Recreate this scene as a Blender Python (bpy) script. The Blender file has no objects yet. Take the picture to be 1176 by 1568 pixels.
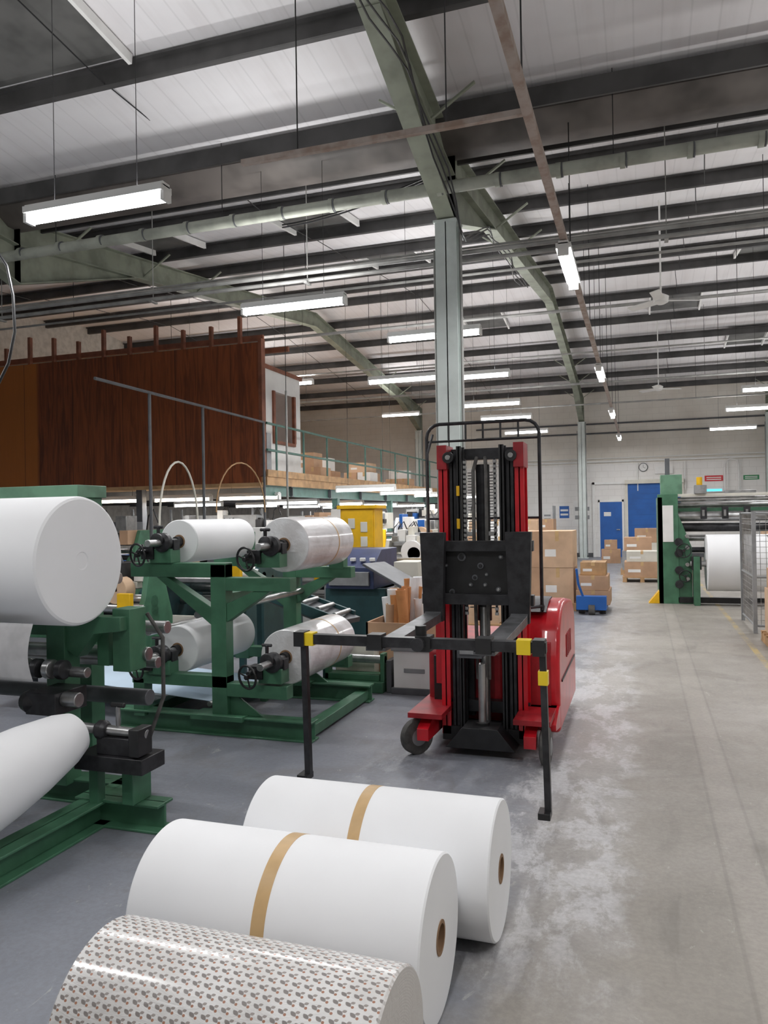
import bpy, math, random
from mathutils import Vector, Matrix
random.seed(7)
C = bpy.context
# ------------------------------------------------------------ materials
MATS = {}
def srgb(c):
    return tuple(((x/255)/12.92 if x/255 <= .04045 else ((x/255+.055)/1.055)**2.4) for x in c)
class NT:
    def __init__(s, name):
        s.m = bpy.data.materials.new(name); s.m.use_nodes = True
        s.t = s.m.node_tree; s.N = s.t.nodes; s.L = s.t.links
        s.b = s.N['Principled BSDF']
    def n(s, typ, **kw):
        x = s.N.new(typ)
        for k, v in kw.items(): setattr(x, k, v)
        return x
    def set(s, sock, v):
        if isinstance(v, bpy.types.NodeSocket): s.L.new(v, sock)
        elif v is not None: sock.default_value = v
    def math(s, op, a, b=None, c=None, clamp=False):
        x = s.n('ShaderNodeMath', operation=op); x.use_clamp = clamp
        s.set(x.inputs[0], a)
        if b is not None: s.set(x.inputs[1], b)
        if c is not None: s.set(x.inputs[2], c)
        return x.outputs[0]
    def coord(s, which='Object'):
        return s.n('ShaderNodeTexCoord').outputs[which]
    def xyz(s, v):
        x = s.n('ShaderNodeSeparateXYZ'); s.L.new(v, x.inputs[0]); return x.outputs
    def mapping(s, v, scale=(1,1,1), rot=(0,0,0)):
        x = s.n('ShaderNodeMapping'); s.L.new(v, x.inputs[0])
        x.inputs['Scale'].default_value = scale; x.inputs['Rotation'].default_value = rot
        return x.outputs[0]
    def noise(s, v, scale, detail=4, rough=.55, dist=0):
        x = s.n('ShaderNodeTexNoise'); s.L.new(v, x.inputs['Vector'])
        x.inputs['Scale'].default_value = scale; x.inputs['Detail'].default_value = detail
        x.inputs['Roughness'].default_value = rough; x.inputs['Distortion'].default_value = dist
        return x.outputs['Fac']
    def ramp(s, f, a, b, ca=0., cb=1.):
        x = s.n('ShaderNodeMapRange'); x.interpolation_type = 'SMOOTHSTEP'
        s.set(x.inputs[0], f)
        x.inputs[1].default_value = a; x.inputs[2].default_value = b
        x.inputs[3].default_value = ca; x.inputs[4].default_value = cb
        return x.outputs[0]
    def mix(s, f, a, b):
        x = s.n('ShaderNodeMix', data_type='RGBA')
        s.set(x.inputs[0], f)
        for k, v in ((6, a), (7, b)):
            if isinstance(v, tuple): v = (*v[:3], 1)
            s.set(x.inputs[k], v)
        return x.outputs[2]
    def bump(s, h, strength=.3, dist=.01):
        x = s.n('ShaderNodeBump'); s.L.new(h, x.inputs['Height'])
        x.inputs['Strength'].default_value = strength; x.inputs['Distance'].default_value = dist
        s.L.new(x.outputs[0], s.b.inputs['Normal'])
    def fin(s, col=None, rough=None, metal=None):
        s.set(s.b.inputs['Base Color'], (*col[:3], 1) if isinstance(col, tuple) else col)
        s.set(s.b.inputs['Roughness'], rough); s.set(s.b.inputs['Metallic'], metal)
        return s.m
def pbr(name, c, rough=.5, metal=0., var=.15, scale=6., bump=0., c2=None, coat=0.):
    if name in MATS: return MATS[name]
    t = NT(name); c = srgb(c)
    c2 = srgb(c2) if c2 else tuple(x*(1-var*1.6) for x in c)
    o = t.coord(); f = t.ramp(t.noise(o, scale, 3), .35, .7)
    col = t.mix(f, c, c2)
    t.fin(col, rough, metal)
    if coat: t.b.inputs['Coat Weight'].default_value = coat
    if bump: t.bump(t.noise(o, scale*8, 3), bump, .004)
    MATS[name] = t.m
    return t.m
def emis(name, c, strength):
    t = NT(name); t.fin(srgb(c), .4, 0.)
    o = t.coord(); f = t.ramp(t.noise(o, 3, 1), .2, .8, strength*.95, strength*1.05)
    t.b.inputs['Emission Color'].default_value = (*srgb(c), 1)
    t.L.new(f, t.b.inputs['Emission Strength'])
    return t.m
green = pbr('green_paint', (74, 122, 94), .42, 0, .18, 5, .1)
green_lt = pbr('green_paint_light', (108, 150, 124), .45, 0, .2, 5)
green_rail = pbr('green_rail', (84, 122, 112), .5)
steelcol = pbr('column_paint', (206, 215, 212), .5, 0, .08, 4)
rafter_m = pbr('rafter_paint', (150, 156, 140), .55, 0, .2, 3)
purlin_m = pbr('purlin_steel', (78, 77, 77), .6, 0, .3, 2)
gutter_m = pbr('gutter_steel', (104, 98, 94), .6, 0, .35, 1.5)
duct_m = pbr('duct_paint', (168, 172, 160), .5, 0, .2, 4)
pipe_m = pbr('conduit_grey', (162, 162, 159), .45, .1, .2, 4)
rust_m = pbr('rusty_trunking', (190, 178, 170), .6, .1, .3, 9, 0, (164, 142, 128))
red = pbr('red_paint', (206, 26, 40), .3, 0, .18, 4, 0, None, .3)
redd = pbr('red_paint_dull', (170, 30, 40), .45, 0, .25, 6)
black = pbr('black_paint', (34, 34, 36), .4, 0, .3, 12)
blackm = pbr('black_steel', (58, 58, 61), .38, .4, .3, 14)
forkst = pbr('fork_steel', (112, 113, 116), .4, .5, .3, 10)
rubber = pbr('rubber', (90, 88, 86), .75, 0, .3, 14)
steel = pbr('bare_steel', (184, 184, 184), .3, .85, .2, 8)
grey = pbr('grey_paint', (148, 150, 152), .5)
greyd = pbr('grey_dark', (92, 94, 98), .5)
paper = pbr('white_paper', (240, 241, 243), .8, 0, .02, 2)
paperb = pbr('blue_white_paper', (196, 216, 234), .6, 0, .04, 3)
tape = pbr('brown_tape', (204, 170, 122), .4, 0, .1, 8)
core = pbr('cardboard_core', (150, 118, 88), .8)
card = pbr('cardboard', (194, 158, 128), .8, 0, .12, 3)
card2 = pbr('cardboard_pale', (210, 178, 148), .8, 0, .12, 3)
cardt = pbr('kraft_core', (206, 142, 88), .75, 0, .15, 6)
timber = pbr('raw_timber', (190, 152, 110), .7, 0, .2, 5)
timberr = pbr('stained_timber', (140, 86, 64), .6, 0, .2, 5)
yellow = pbr('yellow_paint', (236, 184, 24), .4, 0, .12, 5)
yband = pbr('yellow_band', (244, 212, 40), .35, 0, .06, 5)
white = pbr('white_paint', (236, 236, 234), .5, 0, .05, 3)
cream = pbr('cream_paint', (218, 215, 204), .55, 0, .08, 3)
blue = pbr('blue_paint', (30, 96, 176), .45, 0, .1, 2)
blued = pbr('navy_paint', (60, 70, 106), .4)
teald = pbr('teal_dark', (44, 78, 82), .45)
signred = pbr('sign_red', (214, 44, 54), .5)
signgrn = pbr('sign_green', (44, 140, 86), .5)
rust = pbr('rust_core', (160, 80, 36), .6)
tube_e = emis('lit_diffuser', (250, 252, 255), 18)
tube_w = emis('lit_diffuser_warm', (255, 238, 214), 14)
screen_e = emis('lit_screen', (90, 200, 230), 1.2)

def m_wood():
    t = NT('veneer_panel'); o = t.coord()
    mp = t.mapping(o, (7, 1, .55)); n1 = t.noise(mp, 1.6, 6, .6, 1.2)
    n2 = t.noise(t.mapping(o, (60, 1, 1.2)), 2, 4)
    x = t.xyz(o)[0]
    panel = t.math('FLOOR', t.math('DIVIDE', x, 1.22))
    w = t.n('ShaderNodeTexWhiteNoise', noise_dimensions='1D'); t.L.new(panel, w.inputs['W'])
    col = t.mix(t.ramp(n1, .35, .68), srgb((146, 78, 46)), srgb((88, 44, 32)))
    col = t.mix(t.math('MULTIPLY', t.ramp(n2, .4, .7), .35), col, srgb((70, 36, 28)))
    col = t.mix(t.math('MULTIPLY', w.outputs['Value'], .3), col, srgb((160, 90, 44)))
    col = t.mix(t.ramp(x, -11.9, -11.8, .75, 0), col, srgb((188, 112, 46)))
    fx = t.math('FRACT', t.math('DIVIDE', x, 1.22))
    seam = t.math('LESS_THAN', fx, .008)
    col = t.mix(seam, col, srgb((40, 22, 16)))
    return t.fin(col, .36, 0.)
wood = m_wood()
def m_roof():
    t = NT('roof_liner'); o = t.coord(); x, y, z = t.xyz(o)
    f = t.math('FRACT', t.math('MULTIPLY', x, 1/.25))
    line = t.math('LESS_THAN', f, .07)
    n = t.noise(o, .6, 4); st = t.noise(t.mapping(o, (5, .4, 1)), 1.5, 4)
    col = t.mix(t.ramp(n, .3, .7), srgb((236, 235, 237)), srgb((226, 223, 225)))
    col = t.mix(t.math('MULTIPLY', t.ramp(st, .45, .75), .15), col, srgb((186, 178, 176)))
    col = t.mix(t.math('MULTIPLY', line, .16), col, srgb((160, 160, 160)))
    return t.fin(col, .6, 0.)
roof_m = m_roof()
def m_floor():
    t = NT('painted_concrete'); o = t.coord(); x, y, z = t.xyz(o)
    big = t.noise(o, .55, 5, .6); mid = t.noise(o, 3.2, 6, .65); fine = t.noise(o, 38, 5, .7)
    blot = t.noise(o, 1.4, 8, .7, .8)
    warm = t.mix(t.ramp(big, .3, .7), srgb((164, 159, 151)), srgb((144, 138, 130)))
    cool = t.mix(t.ramp(big, .3, .7), srgb((140, 144, 153)), srgb((122, 126, 136)))
    xe = t.math('ADD', x, t.math('MULTIPLY', t.math('SUBTRACT', mid, .5), .5))
    side = t.ramp(xe, -.75, -.35)
    col = t.mix(side, cool, warm)
    col = t.mix(t.math('MULTIPLY', t.ramp(blot, .48, .66), .35), col, srgb((108, 102, 95)))
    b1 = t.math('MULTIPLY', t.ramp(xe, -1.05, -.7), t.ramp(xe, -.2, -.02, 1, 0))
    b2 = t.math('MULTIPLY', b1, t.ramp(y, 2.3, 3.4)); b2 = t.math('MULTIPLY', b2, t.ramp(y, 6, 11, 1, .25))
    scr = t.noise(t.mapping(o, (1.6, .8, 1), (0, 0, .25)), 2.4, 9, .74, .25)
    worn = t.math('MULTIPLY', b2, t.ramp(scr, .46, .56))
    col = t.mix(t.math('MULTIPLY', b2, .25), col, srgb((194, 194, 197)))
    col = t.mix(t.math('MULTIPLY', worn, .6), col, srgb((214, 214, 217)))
    c1 = t.math('MULTIPLY', t.ramp(xe, -1.9, -1.6), t.ramp(xe, -1.35, -1.1, 1, 0))
    col = t.mix(t.math('MULTIPLY', t.math('MULTIPLY', c1, t.ramp(scr, .5, .6)), .3), col, srgb((190, 194, 202)))
    sc = t.noise(t.mapping(o, (2.4, 1.5, 1), (0, 0, .9)), 3.1, 7, .72, 1.5)
    col = t.mix(t.math('MULTIPLY', t.ramp(sc, .62, .7), .45), col, srgb((198, 196, 192)))
    ty = t.noise(t.mapping(o, (1.8, .6, 1), (0, 0, .3)), 1.6, 6, .65, 1.2)
    col = t.mix(t.math('MULTIPLY', t.ramp(ty, .55, .72), .28), col, srgb((92, 88, 84)))
    j = t.math('ABSOLUTE', t.math('SUBTRACT', x, .42))
    jj = t.math('MULTIPLY', t.ramp(j, .05, .09, 1, 0), t.ramp(mid, .3, .6, .1, .4))
    col = t.mix(jj, col, srgb((174, 167, 159)))
    jl = t.ramp(t.math('ABSOLUTE', t.math('SUBTRACT', j, .085)), .004, .012, 1, 0)
    col = t.mix(t.math('MULTIPLY', jl, .2), col, srgb((90, 86, 80)))
    yl = t.ramp(t.math('ABSOLUTE', t.math('SUBTRACT', x, 1.24)), .03, .04, 1, 0)
    yl = t.math('MULTIPLY', yl, t.math('MULTIPLY', t.ramp(y, 6.4, 6.8), t.ramp(scr, .38, .6, .7, .1)))
    col = t.mix(yl, col, srgb((200, 174, 96)))
    col = t.mix(t.math('MULTIPLY', t.ramp(fine, .35, .65), .22), col, srgb((100, 96, 92)))
    r = t.ramp(t.math('ADD', mid, t.math('MULTIPLY', worn, .15)), .3, .75, .42, .6)
    t.bump(fine, .12, .004)
    return t.fin(col, r, 0.)
floor_m = m_floor()
def m_wall():
    t = NT('painted_blockwork'); o = t.coord(); x, y, z = t.xyz(o)
    br = t.n('ShaderNodeTexBrick'); mp = t.mapping(o, (1, 1, 1), (math.pi/2, 0, 0)); t.L.new(mp, br.inputs['Vector'])
    br.inputs['Scale'].default_value = 1; br.inputs['Brick Width'].default_value = .45
    br.inputs['Row Height'].default_value = .225; br.inputs['Mortar Size'].default_value = .008
    n = t.noise(o, .7, 5)
    up = t.mix(t.ramp(n, .3, .7), srgb((232, 228, 220)), srgb((214, 208, 198)))
    lo = t.mix(t.ramp(n, .3, .7), srgb((238, 237, 235)), srgb((228, 226, 223)))
    col = t.mix(t.ramp(z, 3.4, 3.46), lo, up)
    col = t.mix(t.math('MULTIPLY', br.outputs['Fac'], .2), col, srgb((160, 156, 150)))
    return t.fin(col, .65, 0.)
wall_m = m_wall()
def m_print(r):
    t = NT('printed_wrapped_paper'); o = t.coord(); x, y, z = t.xyz(o)
    ang = t.math('ARCTAN2', t.math('SUBTRACT', z, r), y)
    wob = t.noise(o, 6, 2)
    u = t.math('MULTIPLY', x, 1/.033); v = t.math('MULTIPLY', ang, r/.023)
    fl = t.math('FLOOR', v)
    u = t.math('ADD', u, t.math('MULTIPLY', fl, .42))
    fu = t.math('SUBTRACT', t.math('FRACT', u), .5); fv = t.math('SUBTRACT', t.math('FRACT', v), .5)
    def blob(cx, cy, sx, sy, rot, p=1.5):
        dx = t.math('SUBTRACT', fu, cx); dy = t.math('SUBTRACT', fv, cy); c, s_ = math.cos(rot), math.sin(rot)
        ax = t.math('ADD', t.math('MULTIPLY', dx, c), t.math('MULTIPLY', dy, s_))
        ay = t.math('SUBTRACT', t.math('MULTIPLY', dy, c), t.math('MULTIPLY', dx, s_))
        a = t.math('POWER', t.math('ABSOLUTE', t.math('DIVIDE', ax, sx)), p)
        b = t.math('POWER', t.math('ABSOLUTE', t.math('DIVIDE', ay, sy)), p)
        return t.ramp(t.math('ADD', a, b), .75, 1.2, 1, 0)
    g1 = blob(-.12, .02, .32, .2, .75); g2 = blob(.2, -.2, .2, .15, -.5); g3 = blob(.25, .25, .12, .15, 0, 2)
    base = t.mix(t.ramp(wob, .3, .7), srgb((222, 221, 220)), srgb((204, 202, 200)))
    col = t.mix(g1, base, srgb((128, 122, 119))); col = t.mix(g2, col, srgb((148, 140, 135)))
    col = t.mix(g3, col, srgb((160, 112, 88)))
    nx = t.math('ABSOLUTE', t.xyz(t.coord('Normal'))[0])
    rr = t.math('SQRT', t.math('ADD', t.math('POWER', y, 2), t.math('POWER', t.math('SUBTRACT', z, r), 2)))
    wind = t.math('SINE', t.math('MULTIPLY', rr, 900))
    endc = t.mix(t.ramp(wind, -1, 1, 0, .3), srgb((214, 211, 208)), srgb((182, 176, 172)))
    col = t.mix(t.ramp(nx, .6, .8), col, endc)
    t.b.inputs['Coat Weight'].default_value = .6; t.b.inputs['Coat Roughness'].default_value = .16
    t.bump(t.noise(t.mapping(o, (1, 3, 3)), 12, 4, .55, 1.0), .4, .008)
    return t.fin(col, .5, 0.)
def m_wrap():
    t = NT('shrink_wrapped_paper'); o = t.coord()
    col = t.mix(t.ramp(t.noise(o, 5, 4), .4, .65), srgb((236, 236, 238)), srgb((212, 210, 210)))
    t.b.inputs['Coat Weight'].default_value = .7; t.b.inputs['Coat Roughness'].default_value = .12
    t.bump(t.noise(t.mapping(o, (3, 1, 3)), 9, 4, .5, 1), .3, .01)
    return t.fin(col, .35, 0.)
wrap = m_wrap()

# ------------------------------------------------------------ mesh builder
def basis(d):
    d = Vector(d).normalized()
    a = Vector((0, 0, 1)) if abs(d.z) < .95 else Vector((1, 0, 0))
    u = a.cross(d).normalized(); v = d.cross(u).normalized()
    return d, u, v
class B:
    def __init__(s): s.v = []; s.f = []; s.mi = []; s.mats = []
    def idx(s, m):
        if m not in s.mats: s.mats.append(m)
        return s.mats.index(m)
    def add(s, vs, fs, m):
        o = len(s.v); k = s.idx(m)
        s.v += [tuple(v) for v in vs]
        for f in fs: s.f.append([i+o for i in f]); s.mi.append(k)
    def bx(s, x0, x1, y0, y1, z0, z1, m):
        vs = [(x, y, z) for x in (x0, x1) for y in (y0, y1) for z in (z0, z1)]
        s.add(vs, [(0,1,3,2),(4,6,7,5),(0,4,5,1),(2,3,7,6),(0,2,6,4),(1,5,7,3)], m)
    def beam(s, p1, p2, w, h, m, up=(0,0,1)):
        p1, p2, up = Vector(p1), Vector(p2), Vector(up)
        d = (p2-p1).normalized(); sd = d.cross(up)
        if sd.length < 1e-4: sd = d.cross(Vector((0, 1, 0)))
        sd.normalize(); up = sd.cross(d).normalized()
        vs = []
        for p in (p1, p2):
            for a, b in ((-1,-1),(1,-1),(1,1),(-1,1)): vs.append(p+sd*a*w/2+up*b*h/2)
        s.add(vs, [(3,2,1,0),(4,5,6,7),(0,1,5,4),(1,2,6,5),(2,3,7,6),(3,0,4,7)], m)
    def ibeam(s, p1, p2, w, h, m, tf=.015, up=(0,0,1)):
        p1, p2 = Vector(p1), Vector(p2); upv = Vector(up)
        d = (p2-p1).normalized(); sd = d.cross(upv).normalized(); u = sd.cross(d)
        s.beam(p1, p2, tf, h, m, up)
        s.beam(p1+u*(h/2-tf/2), p2+u*(h/2-tf/2), w, tf, m, up)
        s.beam(p1-u*(h/2-tf/2), p2-u*(h/2-tf/2), w, tf, m, up)
    def lathe(s, p, d, prof, m, seg=32, closed=False):
        p = Vector(p); d, u, v = basis(d); n = len(prof); vs = []
        for t, r in prof:
            for i in range(seg):
                a = 2*math.pi*i/seg
                vs.append(p+d*t+(u*math.cos(a)+v*math.sin(a))*r)
        fs = []
        rng = n if closed else n-1
        for k in range(rng):
            k2 = (k+1) % n
            for i in range(seg):
                j = (i+1) % seg
                fs.append((k*seg+i, k*seg+j, k2*seg+j, k2*seg+i))
        if not closed:
            fs.append(tuple(reversed(range(seg)))); fs.append(tuple(range((n-1)*seg, n*seg)))
        s.add(vs, fs, m)
    def cyl(s, p1, p2, r, m, r2=None, seg=20):
        p1, p2 = Vector(p1), Vector(p2); L = (p2-p1).length
        s.lathe(p1, p2-p1, [(0, r), (L, r if r2 is None else r2)], m, seg)
    def tube(s, pts, r, m, seg=8, closed=False):
        pts = [Vector(p) for p in pts]; n = len(pts); vs = []
        u = None
        for k in range(n):
            a = pts[(k-1) % n] if (closed or k > 0) else pts[0]
            b = pts[(k+1) % n] if (closed or k < n-1) else pts[-1]
            d = (b-a).normalized()
            if u is None: _, u, _v = basis(d)
            u = (u-d*u.dot(d)).normalized(); v = d.cross(u)
            for i in range(seg):
                q = 2*math.pi*i/seg; vs.append(pts[k]+(u*math.cos(q)+v*math.sin(q))*r)
        fs = []
        for k in range(n if closed else n-1):
            k2 = (k+1) % n
            for i in range(seg):
                j = (i+1) % seg; fs.append((k*seg+i, k*seg+j, k2*seg+j, k2*seg+i))
        if not closed: fs += [tuple(reversed(range(seg))), tuple(range((n-1)*seg, n*seg))]
        s.add(vs, fs, m)
    def ring(s, c, axis, R, r, m, seg=28, ts=8):
        c = Vector(c); d, u, v = basis(axis)
        s.tube([c+(u*math.cos(2*math.pi*i/seg)+v*math.sin(2*math.pi*i/seg))*R for i in range(seg)], r, m, ts, True)
    def prism(s, poly, axis, a, b, m):
        def P(q, t):
            if axis == 'x': return (t, q[0], q[1])
            if axis == 'y': return (q[0], t, q[1])
            return (q[0], q[1], t)
        n = len(poly)
        vs = [P(q, a) for q in poly]+[P(q, b) for q in poly]
        fs = [tuple(reversed(range(n))), tuple(range(n, 2*n))]+[(i, (i+1) % n, n+(i+1) % n, n+i) for i in range(n)]
        s.add(vs, fs, m)
    def handwheel(s, c, axis, R, m, r=.009):
        s.ring(c, axis, R, r, m); d, u, v = basis(axis); c = Vector(c)
        for k in range(3):
            a = 2*math.pi*k/3+.3; s.cyl(c, c+(u*math.cos(a)+v*math.sin(a))*R, r*.8, m, seg=6)
        s.cyl(c-d*.02, c+d*.02, R*.22, m, seg=12)
    def roll(s, p, d, L, r, m, rc=.045, seg=72):
        e = .006
        s.lathe(p, d, [(e, r), (L-e, r), (L, r-e), (L, rc+.01), (L, rc+.009), (L-.015, rc+.009), (L-.015, rc),
                       (.015, rc), (.015, rc+.009), (0, rc+.009), (0, rc+.01), (0, r-e)], m, seg, True)
        s.lathe(p, d, [(-.003, rc+.01), (-.003, rc-.002), (L+.003, rc-.002), (L+.003, rc+.01)], core, 32, True)
    def done(s, name, bevel=0., shift=True, smooth=.6, parent=None, bseg=2):
        me = bpy.data.meshes.new(name)
        if shift:
            xs = [v[0] for v in s.v]; ys = [v[1] for v in s.v]; zs = [v[2] for v in s.v]
            o = ((min(xs)+max(xs))/2, (min(ys)+max(ys))/2, min(zs))
        else: o = (0, 0, 0)
        me.from_pydata([(v[0]-o[0], v[1]-o[1], v[2]-o[2]) for v in s.v], [], s.f)
        for m in s.mats: me.materials.append(m)
        me.polygons.foreach_set('material_index', s.mi)
        me.polygons.foreach_set('use_smooth', [True]*len(me.polygons))
        me.update()
        import bmesh
        bm = bmesh.new(); bm.from_mesh(me); bmesh.ops.recalc_face_normals(bm, faces=bm.faces); bm.to_mesh(me); bm.free()
        me.set_sharp_from_angle(angle=smooth)
        ob = bpy.data.objects.new(name, me); ob.location = o
        C.scene.collection.objects.link(ob)
        if parent: ob.parent = parent; ob.location = Vector(o)-parent.location
        if bevel:
            b = ob.modifiers.new('bevel', 'BEVEL'); b.width = bevel; b.segments = bseg; b.limit_method = 'ANGLE'; b.angle_limit = .9 if bseg == 2 else .35
        return ob

# ------------------------------------------------------------ room shell
VY, VZ, SL, HALF = 8.4, 6.0, .12, 10.2
XL, XR, YB, YF = -15., 8.5, -3.5, 29.4
def roofz(y):
    k = (y-VY)/(2*HALF); k = abs(k-round(k))*2*HALF
    return VZ+SL*k
b = B(); b.bx(XL, XR, YB, YF, -.2, 0, floor_m); b.done('floor', shift=False)
b = B()
ys = [YB, VY-HALF, VY, VY+HALF, YF]
for a, c in zip(ys[:-1], ys[1:]):
    za, zc = roofz(a)+.02, roofz(c)+.02
    b.prism([(a, za), (c, zc), (c, zc+.1), (a, za+.1)], 'x', XL, XR, roof_m)
b.done('ceiling', shift=False)
b = B(); b.bx(XL, XR, YF, YF+.25, 0, 6.3, wall_m); b.done('wall_back', shift=False)
wl = pbr('side_wall', (200, 198, 192), .7)
b = B(); b.bx(XL-.25, XL, YB, YF+.25, 0, 7.4, wl); b.done('wall_left', shift=False)
b = B(); b.bx(XR, XR+.25, YB, YF+.25, 0, 7.4, wl); b.done('wall_right', shift=False)
b = B(); b.bx(XL, XR, YB-.25, YB, 0, 7.4, wl); b.done('wall_front', shift=False)
b = B()
PY = [-1.0, .2, 1.6, 3.1, 4.75, 6.5] + [VY+1.6+i*1.65 for i in range(12)]
PD = .17
for y in PY:
    if y > YF-.2: continue
    z = roofz(y)
    b.beam((XL, y, z-PD/2), (XR, y, z-PD/2), .02, PD, purlin_m)
    b.beam((XL, y+.035, z-PD+.01), (XR, y+.035, z-PD+.01), .07, .02, purlin_m)
    b.beam((XL, y-.035, z-.01), (XR, y-.035, z-.01), .07, .02, purlin_m)
b.done('roof_purlins', shift=False)
b = B()
b.prism([(VY-.42, VZ+.03), (VY-.38, VZ-.18), (VY-.12, VZ-.34), (VY+.12, VZ-.34), (VY+.38, VZ-.18), (VY+.42, VZ+.03)], 'x', XL, XR, gutter_m)
b.beam((XL, VY-.5, VZ-.12), (XR, VY-.5, VZ-.12), .03, .2, purlin_m)
b.beam((XL, VY+.5, VZ-.12), (XR, VY+.5, VZ-.12), .03, .2, purlin_m)
b.done('valley_gutter', shift=False)
b = B()
for x in (-12.5, -9.8, -5.2, .8, 6):
    for i in range(len(PY)-1):
        y0, y1 = PY[i], PY[i+1]
        if y1 > YF-.3: continue
        z0, z1 = roofz(y0), roofz(y1)
        b.cyl((x, y0, z0-.04), (x+.12, y1, z1-.16), .007, black, seg=6)
b.done('sag_rods', shift=False)
rl = pbr('dirty_rooflight', (104, 104, 102), .5, 0, .3, 2)
b = B()
for x0, x1, y0, y1 in ((-6.5, -4.7, 4.85, 6.4), (-8, -7, 10.1, 11.5), (-5.3, -4.2, 10.1, 11.5), (-5, -3.9, 13.4, 14.8), (2, 3.2, 16.7, 18.1), (.3, 1.5, 20, 21.3), (2.4, 3.4, 23.3, 24.6), (-4.5, -3.4, 20, 21.4)):
    b.prism([(y0, roofz(y0)-.01), (y1, roofz(y1)-.01), (y1, roofz(y1)+.015), (y0, roofz(y0)+.015)], 'x', x0, x1, rl)
    for xx in (x0, x1): b.beam((xx, y0, roofz(y0)-.05), (xx, y1, roofz(y1)-.05), .04, .1, white)
b.done('rooflight_panels', shift=False)
def rafter(b, X):
    pts = [YB, VY-HALF, VY-2.6, VY, VY+2.6, VY+HALF, YF-3.2, YF-.6]
    D = .36
    for a, c in zip(pts[:-1], pts[1:]):
        za, zc = roofz(a)-PD-.04, roofz(c)-PD-.04
        b.ibeam((X, a, za-D/2), (X, c, zc-D/2), .19, D, rafter_m)
    for (c0, c1) in ((VY, VY-2.6), (VY, VY+2.6), (YF-.6, YF-3.2)):
        z0, z1 = roofz(c0)-PD-.04-D, roofz(c1)-PD-.04-D
        b.prism([(c0, z0), (c1, z1), (c0, z0-.52)], 'x', X-.008, X+.008, rafter_m)
        b.beam((X, c0, z0-.52), (X, c1, z1), .19, .016, rafter_m)
        b.bx(X-.095, X+.095, c0-.008, c0+.008, z0-.5, z0+D, rafter_m)
        s = 1 if c1 > c0 else -1
        for q in (.9, 2.9, 4.6):
            yy = c0+s*q; b.beam((X, yy, roofz(yy)-.5), (X+.5, yy+.05, roofz(yy)-.15), .04, .02, rafter_m)
            b.beam((X, yy, roofz(yy)-.5), (X-.5, yy+.05, roofz(yy)-.15), .04, .02, rafter_m)
for X in (-8.1, -2.0, 4.15):
    b = B(); rafter(b, X); b.done('roof_rafter', shift=False)
def column(X, Y, top, w=.24):
    b = B()
    b.bx(X-w/2, X+w/2, Y-w/2, Y-w/2+.016, .02, top, steelcol); b.bx(X-w/2, X+w/2, Y+w/2-.016, Y+w/2, .02, top, steelcol)
    b.bx(X-.006, X+.006, Y-w/2, Y+w/2, .02, top, steelcol)
    b.bx(X-w/2-.06, X+w/2+.06, Y-w/2-.06, Y+w/2+.06, 0, .025, steelcol)
    b.bx(X-w/2-.02, X+w/2+.02, Y-w/2-.01, Y+w/2+.01, top-.015, top+.01, steelcol)
    b.cyl((X+w/2+.03, Y-.05, .1), (X+w/2+.03, Y-.05, top), .018, pipe_m, seg=8)
    b.cyl((X-w/2-.03, Y-.05, .1), (X-w/2-.03, Y-.05, top-.3), .012, pipe_m, seg=8)
    b.done('steel_column')
ct = roofz(VY)-PD-.04-.36-.52
cf = roofz(YF-.6)-PD-.04-.36-.52
column(-2.0, VY, ct)
for X in (-2.0, -8.1, 4.15): column(X, YF-.75, cf)
b = B()
yy, zz = VY-.45, 5.12
b.cyl((XL+.1, yy, zz-.03), (XR-.1, yy, zz+.03), .066, duct_m, seg=20)
x = XL+.6
while x < XR:
    b.cyl((x, yy, zz), (x+.05, yy, zz), .076, duct_m, seg=20); b.cyl((x+.055, yy, zz), (x+.07, yy, zz), .073, greyd, seg=20)
    x += .62
for x in (-10, -7, -4.6, -.2, 2.5, 5): b.cyl((x, yy, zz), (x, yy, roofz(yy)), .005, black, seg=6)
b.done('extraction_duct')
b = B()
for z, y, r in ((4.62, VY+.16, .028), (4.53, VY+.17, .024), (4.68, VY+.2, .014)):
    b.cyl((XL+.1, y, z), (XR-.1, y, z), r, pipe_m, seg=10)
for x in (-11, -8.5, -6, -3.8, .3, 2.6, 5): 
    b.cyl((x, VY+.17, 4.5), (x, VY+.17, roofz(VY)-.3), .006, pipe_m, seg=6); b.bx(x-.02, x+.02, VY+.1, VY+.24, 4.48, 4.5, pipe_m)
b.done('conduit_run')
b = B()
for y, z, r in ((11.2, 5.2, .02), (14.2, 5.3, .03), (17.6, 5.2, .02), (21.2, 5.1, .03), (24.6, 5.0, .025)):
    b.cyl((XL+.1, y, z), (XR-.1, y, z), r, pipe_m, seg=8)
    for x in (-9.5, -5, -.9, 1.6, 3.6): b.cyl((x, y, z), (x, y, roofz(y)), .005, black, seg=6)
b.done('service_pipes')
b = B()
for k in range(3):
    pts = []
    for i in range(25):
        t = i/24; y = 4+t*9; pts.append((-1.86+.04*k+.04*math.sin(i*1.3+k), y, min(roofz(y)-.72-.04*k, 5.5)-.07*abs(math.sin(t*9.4+k*.5))-(.45*math.exp(-((y-VY)/1.1)**2))))
    b.tube(pts, .009, black, 6)
for k in range(2):
    b.tube([(-2.1-.6*i/10*3, VY-.3, 5.35-.3*math.sin(math.pi*i/20)-.03*k) for i in range(11)], .009, black, 6)
b.done('electric_cables')
b = B()
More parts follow.
